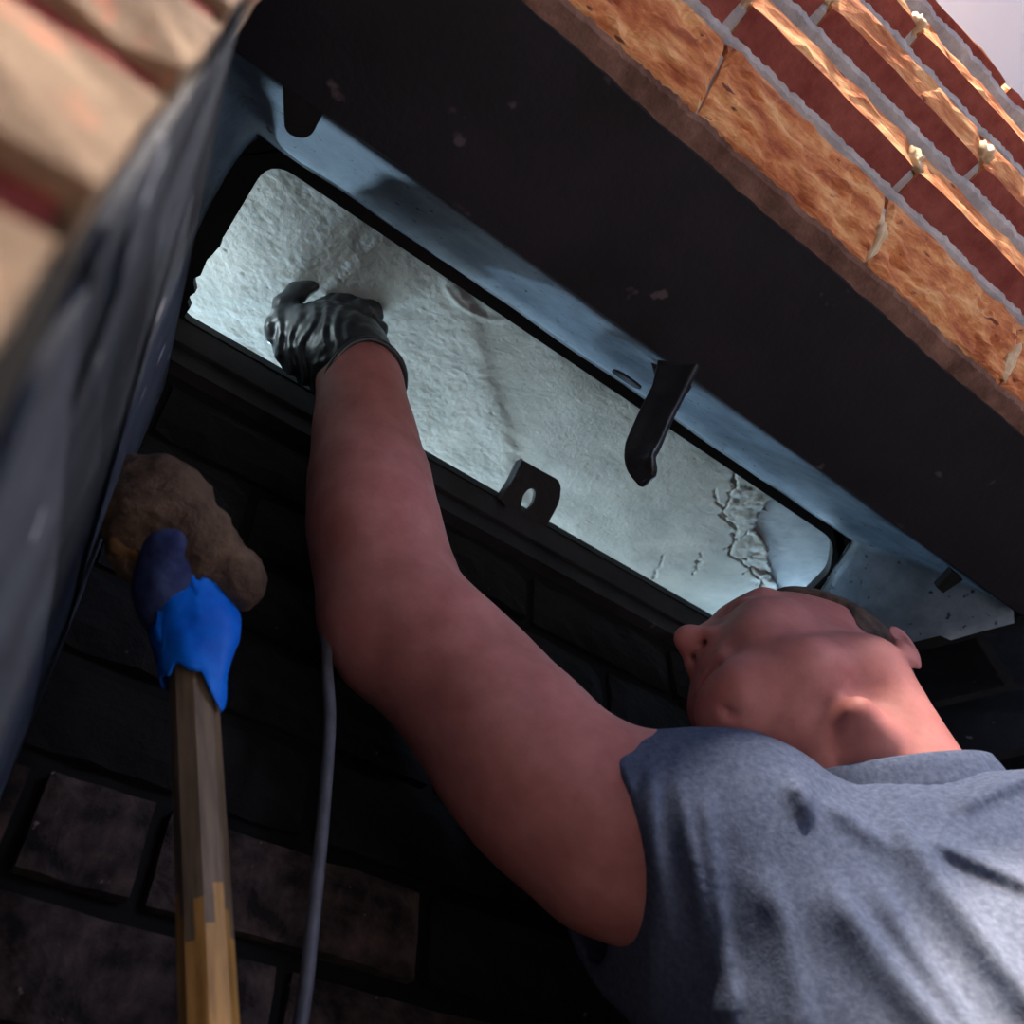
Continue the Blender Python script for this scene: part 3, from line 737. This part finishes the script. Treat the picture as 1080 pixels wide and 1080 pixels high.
# head
body.ell(H(-.006, 0, .035), AX, (.090, .070, .088), .03)
body.ell(H(.035, 0, -.02), AX, (.064, .060, .085), .03)
body.chain([(H(-.005, .058, -.055), .020), (H(.035, .045, -.088), .017), (H(.068, .014, -.104), .016)], .025)   # jaw
body.chain([(H(-.005, -.058, -.055), .020), (H(.035, -.045, -.088), .017), (H(.068, -.014, -.104), .016)], .025)
body.cone(H(.068, .014, -.104), H(.068, -.014, -.104), .016, .016, .02)
body.ell(H(.071, 0, -.107), AX, (.019, .021, .018), .012); body.cone(H(.076, 0, -.122), H(.070, 0, -.130), .003, .003, .006, True)                      # chin
body.cone(H(.015, 0, -.078), H(.052, 0, -.088), .030, .020, .03)                 # floor of the mouth
for s in (-1, 1):
    body.ell(H(.058, s*.040, -.020), AX, (.024, .021, .022), .02)              # cheekbone
    body.ell(H(.062, s*.036, -.052), AX, (.024, .022, .026), .02)              # cheek
    body.cone(H(.083, s*.012, .034), H(.068, s*.046, .034), .007, .006, .015)  # brow
    body.ell(H(.094, s*.031, .012), AX, (.016, .016, .012), .012, True)        # eye socket
    body.ell(H(.078, s*.031, .010), AX, (.012, .0145, .010), .006)             # closed lid
    body.ell(H(.094, s*.0145, -.036), AX, (.012, .0095, .0095), .008)          # nostril wing
    body.cone(H(.076, s*.024, -.040), H(.072, s*.031, -.066), .006, .006, .012)  # fold beside the mouth
body.cone(H(.086, 0, .022), H(.106, 0, -.022), .0085, .0105, .014)             # bridge
body.ell(H(.111, 0, -.030), AX, (.013, .012, .011), .010)                      # tip
for s in (-1, 1): body.cone(H(.100, s*.0068, -.050), H(.098, s*.0072, -.034), .0046, .0036, .003, True)   # nostrils
body.cone(H(.092, 0, -.050), H(.088, 0, -.060), .008, .009, .012)              # upper lip base
body.cone(H(.0885, .018, -.0665), H(.0885, -.018, -.0665), .0060, .0060, .007)
body.cone(H(.086, .016, -.0775), H(.086, -.016, -.0775), .0068, .0068, .007)
body.cone(H(.098, .021, -.0720), H(.098, -.021, -.0720), .0034, .0034, .004, True)   # mouth line
body.cone(H(.088, .010, -.0885), H(.088, -.010, -.0885), .005, .005, .008, True)     # groove above the chin
for s in (-1, 1):
    body.ell(H(-.040, s*.078, -.012), [hF + hR*s*.45, hR*s - hF*.45, hU], (.019, .0065, .032), .006)     # ears
    body.ell(H(-.030, s*.0855, -.008), [hF + hR*s*.45, hR*s - hF*.45, hU], (.010, .004, .020), .004, True)
    body.ell(H(-.032, s*.075, -.038), AX, (.008, .005, .009), .005)
tex = vnoise(3, 60); tex2 = vnoise(8, 190)
body.fn(lambda P: .0010 * tex(P) + .00035 * tex2(P))

# ---- shirt: torso and sleeves, open at the cuffs, collar and hem
sh = Field()
sh.ell(T(0, .012, -.30), [tL, tF, tU], (.195, .130, .26), .05)
sh.cone(T(-.135, .0, -.145), T(.13, .0, -.115), .072, .072, .05)
sh.ell(T(0, .012, -.43), [tL, tF, tU], (.178, .135, .20), .06)
sl0, sl1 = pd(770, 908, .645), pd(648, 885, .655)
sh.cone(T(-.05, .0, -.16), sl0, .078, .080, .05)
sh.cone(sl0, sl1, .078, .075, .04)
sh.cone(pd(640, 960, .66), pd(700, 985, .655), .040, .050, .05)                # slack under the arm
sh.cone(T(.14, 0, -.065), T(.195, -.045, -.26), .078, .072, .05)
sh.cone(T(-.015, .006, -.078), T(.03, .004, -.078), .086, .086, .03)
def px_of(P):
    c = P @ M
    return 540 + FPX * c[:, 0] / c[:, 2], 540 + FPX * c[:, 1] / c[:, 2]
# soft creases of the cloth: (line, height, width of the gentle side, width of the steep side)
creases = [([(868, 912), (900, 962), (945, 1022), (1000, 1090)], .0075, 34, 10),
           ([(915, 915), (945, 965), (985, 1025), (1030, 1090)], .0050, 22, 9),
           ([(935, 845), (968, 892), (1020, 960), (1090, 1050)], .0080, 32, 10),
           ([(965, 880), (1010, 897), (1090, 932)], .0060, 16, 12),
           ([(1000, 858), (1040, 836), (1090, 815)], .0050, 14, 14),
           ([(830, 815), (850, 840), (856, 880)], .0070, 18, 8),
           ([(862, 836), (905, 866), (950, 905)], .0045, 18, 8),
           ([(742, 806), (748, 870), (758, 950), (775, 1060)], .0050, 30, 9),
           ([(690, 795), (690, 850), (698, 925), (716, 1020)], .0050, 16, 7),
           ([(716, 800), (722, 860), (738, 940), (752, 1030)], .0040, 14, 7),
           ([(664, 790), (660, 850), (664, 920), (668, 990)], .0035, 10, 8),
           ([(800, 900), (830, 980), (850, 1080)], .0035, 26, 14)]
def crease_h(P):
    x, y = px_of(P); out = np.zeros(len(P))
    for line, A, wl_, wr_ in creases:
        L = catmull([np.array(p, float) for p in line], 4); best = np.full(len(P), 1e9); sg = np.zeros(len(P)); tpos = np.zeros(len(P)); n = len(L) - 1
        for k in range(n):
            a, b = L[k], L[k+1]; ab = b - a; t = np.clip(((x - a[0])*ab[0] + (y - a[1])*ab[1]) / (ab @ ab), 0, 1)
            dx = x - a[0] - t*ab[0]; dy = y - a[1] - t*ab[1]; dd = np.hypot(dx, dy); u = dd < best
            best = np.where(u, dd, best); sg = np.where(u, dx*ab[1] - dy*ab[0], sg); tpos = np.where(u, (k + t) / n, tpos)
        w_ = np.where(sg > 0, wr_, wl_)
        taper = np.clip(tpos / .35, 0, 1)
        if line[-1][0] < 1060 and line[-1][1] < 1050: taper = taper * np.clip((1 - tpos) / .45, 0, 1)
        taper = taper * taper * (3 - 2 * taper)
        out += 1.35 * A * np.exp(-(best / (w_ * .8)) ** 2) * taper
    return out
wr1 = vnoise(5, 45); wr2 = vnoise(6, 120)
sh.fn(lambda P: .0016 * wr1(P) + .0006 * wr2(P) - crease_h(P) * ((P - T(0, 0, -.2)) @ (-ray(900, 950) / 1.1) > -.06))
# the sleeve is cut off square and hollowed round the arm
sax = sl1 - sl0; sax /= np.linalg.norm(sax)
cutn = cv((-.93, .02, -.36)); cutp = pd(630, 885, .64)
class Shirt:
    def __call__(s, P):
        d = sh(P)
        l = (P - NK) @ tL
        arm_side = (P - cutp) @ (cutn / np.linalg.norm(cutn))
        region = ((P - cutp) ** 2).sum(1) < .2 ** 2
        d = np.where(region, np.maximum(d, arm_side), d)
        inner = np.full(len(P), 1e3)
        for (a, ra), (b, rb) in zip(arm[:5], arm[1:6]):
            ab = b - a; t = np.clip(((P - a) @ ab) / (ab @ ab), 0, 1)
            q = np.sqrt((((P - a) - t[:, None]*ab) ** 2).sum(1)) - (ra + (rb - ra)*t) - .0045; inner = np.minimum(inner, q)
        # extra slack hollow under the arm
        a = pd(655, 965, .665); b = pd(560, 940, .665); ab = b - a; t = np.clip(((P - a) @ ab) / (ab @ ab), 0, 1)
        q = np.sqrt((((P - a) - t[:, None]*ab) ** 2).sum(1)) - .034; inner = np.minimum(inner, q)
        deep = arm_side + .035                                  # only hollow near the opening
        d = np.maximum(d, -np.maximum(inner, -deep))
        d = np.maximum(d, -(P @ tU - (NK @ tU - .52)))          # hem
        # neck hole
        nq = np.sqrt((((P - colp) - np.outer((P - colp) @ nax, nax)) ** 2).sum(1)) - .080
        d = np.maximum(d, -np.maximum(nq, -((P - colp) @ nax + .03)))
        d = np.maximum(d, -np.maximum(nq - .014, -((P - colp) @ nax + .010)))
        return d
cC = NK + tU * .024 - tL * .006 + tF * .004; cF = tF - tU * .5; cF /= np.linalg.norm(cF)
nax = np.cross(tL, cF); nax /= np.linalg.norm(nax)
if nax[2] < 0: nax = -nax
colp = cC
shirt_f = Shirt()
V, Q = surface(shirt_f, (.15, -.12, -.24), (.98, .62, .56), .0028)
V = relax(V, Q, 2, .5)
shirt = np_mesh('shirt', V, Q, MT['shirt'], per)
class BodyF:
    """the body, kept under the cloth round the collar"""
    def __call__(s, P):
        d = body(P); near = ((P - NK) ** 2).sum(1) < .16 ** 2
        under = np.full(len(P), -1.0)
        if near.any(): under[near] = sh(P[near]) + .006
        m = near & ((P - colp) @ nax < -.010)
        return np.where(m, np.maximum(d, under), d)
V, Q = surface(BodyF(), (-.35, -.15, -.32), (.98, .70, .98), .0034)
V = relax(V, Q, 2, .5)
np_mesh('body', V, Q, MT['skin'], per)
# ribbed collar band
V = []; Fc = []; n = 120
for i in range(n):
    a = 2 * math.pi * i / n; rad = tL * math.cos(a) * .0800 + cF * math.sin(a) * .0790; rn = rad / np.linalg.norm(rad)
    rib = .0007 * math.cos(i * math.pi)
    p = cC + rad
    for o, z in ((.0, .006), (.0032, .0045), (.0066 + rib, -.004), (.0105 + rib, -.014), (.0135, -.024), (.006, -.026), (-.001, -.006)): V.append(p + rn * o + nax * z)
for i in range(n):
    j = (i + 1) % n
    for k in range(7): Fc.append((i*7+k, j*7+k, j*7+(k+1) % 7, i*7+(k+1) % 7))
mesh_from('collar', V, Fc, MT['shirt'], shirt, smooth=True, loc=(0, 0, 0))

# ---- trousers and boots, stretched out into the room below the frame
tr = Field()
tr.ell(T(0, -.01, -.575), [tL, tF, tU], (.17, .12, .11), .05)
for l in (-1, 1): tr.chain([(T(l*.09, .02, -.585), .088), (T(l*.13, .42, -.53), .066), (T(l*.15, .80, -.615), .052)], .04)
wr3 = vnoise(15, 60); tr.fn(lambda P: .0025 * wr3(P))
V, Q = surface(tr, (-.35, -.75, -.31), (.95, .55, .05), .007)
np_mesh('trousers', relax(V, Q, 2), Q, MT['pants'], per)
for l in (-1, 1):
    bo = Field(); bo.chain([(T(l*.15, .77, -.615), .056), (T(l*.155, .875, -.632), .047)], .03); bo.chain([(T(l*.155, .88, -.635), .044), (T(l*.17, .90, -.50), .036)], .03)
    c0 = T(l*.15, .86, -.58); V, Q = surface(bo, c0 - .17, c0 + .17, .006); V = V.copy(); V[:, 2] = np.maximum(V[:, 2], FLOOR + .001)
    np_mesh('boot', relax(V, Q, 1), Q, MT['boot'], per)

# ---- hair at the back and sides of the head
hr = Field()
hr.ell(H(-.008, 0, .046), AX, (.092, .074, .086), .02)
hr.fn(lambda P: .0012 * vnoise(21, 260)(P))
class HairF:
    def __call__(s, P):
        l = (P - HC) @ np.array(AX).T
        return np.maximum(hr(P), (l[:, 0] - np.where(l[:, 2] > .05, .052, -.002 - .10 * np.clip(-l[:, 2], 0, 1))))
V, Q = surface(HairF(), HC - .17, HC + .17, .004)
np_mesh('hair', relax(V, Q, 1), Q, MT['hair'], per)

# ---- black glove: cuff, palm, thumb and four fingers curled against the roof
gl = Field()
W0, W1 = pd(381, 402, .912), pd(368, 377, .930)
fa = W1 - W0; fa /= np.linalg.norm(fa)
gl.cone(pd(378, 397, .915), pd(366, 374, .932), .0415, .038, .02)
gl.cone(pd(366, 374, .932), pd(348, 352, .955), .037, .031, .02)
gl.cone(pd(330, 372, .945), pd(318, 352, .958), .030, .026, .02)                       # loose heel of the glove
gl.cone(pd(302, 352, .955), pd(338, 398, .930), .014, .012, .015)
kn = [(pd(322, 342, .963), .0150), (pd(341, 336, .968), .0150), (pd(359, 338, .970), .0145), (pd(374, 347, .966), .0130)]
for k, r in kn: gl.cone(pd(352, 362, .948), k, .024, r, .015)
fing = [[(322, 342, .963), (336, 326, .975), (352, 316, .986), (360, 320, .990)],
        [(341, 336, .968), (360, 320, .981), (376, 314, .990), (384, 321, .994)],
        [(359, 338, .970), (379, 326, .980), (393, 324, .988), (397, 334, .990)],
        [(374, 347, .966), (391, 341, .973), (401, 346, .978), (399, 357, .977)]]
fr = [(.0118, .0098, .0084, .0074), (.0118, .0100, .0086, .0076), (.0114, .0096, .0082, .0072), (.0102, .0088, .0076, .0066)]
for P_, R_ in zip(fing, fr): gl.chain([(pd(*p), r) for p, r in zip(P_, R_)], .0025)
gl.chain([(pd(312, 372, .945), .020), (pd(296, 347, .952), .0150), (pd(300, 324, .963), .0116), (pd(313, 309, .972), .0104), (pd(329, 301, .978), .0086)], .006)
gw = cv((.93, .28, .2)); gw /= np.linalg.norm(gw)
gs = np.cross(fa, gw); gs /= np.linalg.norm(gs)
if gs @ ray(380, 400) > 0: gs = -gs
gn1, gn2, gn3 = vnoise(31, 70), vnoise(32, 160), vnoise(33, 330)
def crease(P):
    l = (P - W1) @ gw; a = (P - W1) @ fa
    m = np.clip((.075 - np.abs(a - .02)) / .05, 0, 1)
    lw = np.clip((.012 - l) / .03, .15, 1)
    return m * lw * .0016 * np.sin(l * 520 + 5.5 * gn1(P) + a * 90) + .0016 * gn2(P) + .0008 * gn3(P)
gl.fn(crease)
class Glove:
    def __call__(s, P):
        d = gl(P); a = (P - W0) @ fa
        d = np.maximum(d, -(a + .008 - .020 * ((P - W0) @ gs) / .04))                                  # open end
        rr = np.sqrt((((P - W0) - np.outer(a, fa)) ** 2).sum(1))
        return np.maximum(d, -np.maximum(rr - .0385, a - .012))
V, Q = surface(Glove(), np.minimum(W0, pd(320, 310, .97)) - .09, np.maximum(W0, pd(390, 320, .985)) + .07, .0017)
glove = np_mesh('glove', relax(V, Q, 1, .4), Q, MT['glove'], per)
gw2 = np.cross(gs, fa); gw2 = gw2 * (1 if gw2 @ gw > 0 else -1)
ringP = []; gsgn = 1.0
for i in range(49):
    a = 2 * math.pi * i / 48
    ringP.append(W0 - fa * (.008 + .002 * math.sin(3*a) - .020 * math.sin(a) * gsgn) + gw2 * (.0425 * math.cos(a) + .001) + gs * .0405 * math.sin(a))
sweep('rolled_cuff', ringP, lambda i, t: [(.0030 * math.cos(b), .0030 * math.sin(b)) for b in [2*math.pi*k/8 for k in range(8)]], MT['glove'], glove, up=fa)
bpy.data.objects['rolled_cuff'].location = (0, 0, 0)

# ================================================================== TAPED POLE
pole = setp(empty('mop', tuple(pd(203, 640, .597)[:2]) + (FLOOR,)), 'wooden pole with blue tape and an ash caked rag head, leaning in the left corner', 'mop')
s0 = pd(199, 610, .604); s1 = pd(221, 1080, .452); sd = (s1 - s0); tt = (FLOOR + .002 - s0[2]) / sd[2]; sE = s0 + sd * tt
sd = sd / np.linalg.norm(sd)
NR_ = 120
pathp = [s0 + (sE - s0) * (i / NR_) for i in range(NR_ + 1)]
rgp = random.Random(5)
def octo(i, t):
    out = []
    for k in range(16):
        a = 2*math.pi*k/16; sq = 1.0 / max(abs(math.cos((a % (math.pi/4)) - math.pi/8)), .1) * .96
        out.append((.0132 * sq * math.cos(a), .0132 * sq * math.sin(a)))
    return out
hd = sweep('handle', pathp, octo, MT['wood'], pole, up=-ray(200, 800), smooth=False)
hd.data.materials.append(MT['woodclean'])
rq = Vector(sd).to_track_quat('Z', 'Y').to_matrix().to_4x4(); base = Matrix.Translation(Vector(s0)) @ rq
hd.data.transform(base.inverted()); hd.matrix_local = Matrix.Translation(-pole.location) @ base
py_ring = [px_of(np.array(p)[None])[1][0] if (np.array(p) @ M)[2] > .2 else 2000 for p in pathp]
for pi, p in enumerate(hd.data.polygons):
    ringi = pi // 16; k = pi % 16
    if ringi < NR_ and py_ring[ringi] > 940 + 45 * (((k * 7) % 5) / 4): p.material_index = 1
# rag head
mp_ = Field()
mp_.ell(pd(168, 536, .605), [cv((.85, .5, 0)), cv((-.5, .85, 0)), cv((0, 0, 1))], (.039, .027, .030), .03)
mp_.chain([(pd(146, 520, .605), .020), (pd(178, 514, .605), .017), (pd(220, 572, .600), .017), (pd(256, 607, .596), .0115), (pd(256, 628, .594), .009)], .012)
mp_.chain([(pd(128, 560, .602), .013), (pd(150, 590, .600), .013), (pd(200, 610, .602), .022)], .02)
mq1, mq2, mq3 = vnoise(41, 90), vnoise(42, 220), vnoise(43, 480)
mp_.fn(lambda P: .0036 * mq1(P) + .0022 * mq2(P) + .0012 * mq3(P))
c0 = pd(190, 560, .60); V, Q = surface(mp_, c0 - .10, c0 + .10, .0019)
np_mesh('rag_head', V, Q, MT['mop'], pole)
fb = Field(); fb.cone(pd(128, 573, .590), pd(146, 584, .588), .009, .008, .01); fb.fn(lambda P: .002 * mq2(P) + .001 * mq3(P))
c0 = pd(137, 578, .59); V, Q = surface(fb, c0 - .03, c0 + .03, .0015); np_mesh('loose_fibre', V, Q, MT['mopgold'], pole)
# old tape bound round the neck of the rag, then the fresh blue wrap with a torn tail
ot = Field(); ot.chain([(pd(180, 578, .590), .0175), (pd(178, 622, .590), .0185), (pd(188, 684, .585), .0150)], .015)
oq = vnoise(51, 170); ot.fn(lambda P: .0016 * oq(P) + .0008 * mq3(P))
c0 = pd(190, 630, .59); V, Q = surface(ot, c0 - .075, c0 + .075, .0019); np_mesh('grimy_tape', V, Q, MT['tapeold'], pole)
tq = cv((1, 0, 0)); tq = tq - sd * (tq @ sd); tq /= np.linalg.norm(tq); tv = -np.cross(sd, tq)
if tv @ ray(200, 650) > 0: tv = -tv
V = []; Fc = []; na, nl_ = 40, 22
top0 = s0 + sd * .012
for i in range(na + 1):
    a = -0.5 + (math.pi + 1.0) * i / na                                    # seen side of the pole
    u = i / na
    # a runs from the right (0) over the front to the left (pi)
    tz = .000 + .010 * fbm((a, 0, 0), 2.2, 3) + (.024 if u > .66 else 0) + .010 * max(0, u - .5) - (.009 if .42 < u < .5 else 0) + .003 * nz((u, 0, 0), 14, 2)
    bz = .062 + .008 * fbm((a, 5, 0), 1.8, 9) + max(0, .034 * (1 - abs(u - .22) / .16)) - .010 * max(0, u - .6)
    for j in range(nl_ + 1):
        t = j / nl_; z = tz + (bz - tz) * t
        flare = .0085 * math.exp(-((u - .12) / .16) ** 2) * math.sin(math.pi * min(1, t * 1.25)) if t < .8 else 0
        r = .0172 + .0055 * (1 - t) + flare + .0014 * fbm((a * .02, z * 2, 0), 45, 7) + .0009 * nz((a, z * 60, 1), 1.5, 2)
        V.append(top0 + sd * z + tq * r * math.cos(a) + tv * r * math.sin(a))
Wn = nl_ + 1
for i in range(na):
    for j in range(nl_): Fc.append((i*Wn+j, i*Wn+j+1, (i+1)*Wn+j+1, (i+1)*Wn+j))
tp = mesh_from('blue_tape', V, Fc, MT['tape'], pole, smooth=True)
sm = tp.modifiers.new('thick', 'SOLIDIFY'); sm.thickness = .0008

# ================================================================== CABLE
YC = np.array([0, 1.0, 0])
cp = [np.array([.285, .62, .878]), np.array([.279, .530, .876]), np.array([.277, .496, .872]), np.array([.277, .488, .846]), at(352, 620, YC, .490), at(345, 690, YC, .488), at(348, 760, YC, .486), at(341, 860, YC, .488), at(330, 970, YC, .490), at(316, 1085, YC, .492)]
q = cp[-1]; cp += [q + np.array([-.012, .0, -.14]), q + np.array([-.01, -.02, -.30]), np.array([q[0] + .01, .44, FLOOR + .03]), np.array([q[0] + .05, .34, FLOOR + .006]), np.array([q[0] + .10, .10, FLOOR + .006]), np.array([q[0] + .05, -.30, FLOOR + .006])]
cb = sweep('cable', catmull(cp, 10), lambda i, t: [(.0044 * math.cos(b), .0044 * math.sin(b)) for b in [2*math.pi*k/12 for k in range(12)]], MT['cable'], up=(.3, -1, .1))
setp(cb, 'thin grey power cable hanging down the sooty back wall behind the bent elbow', 'cable')
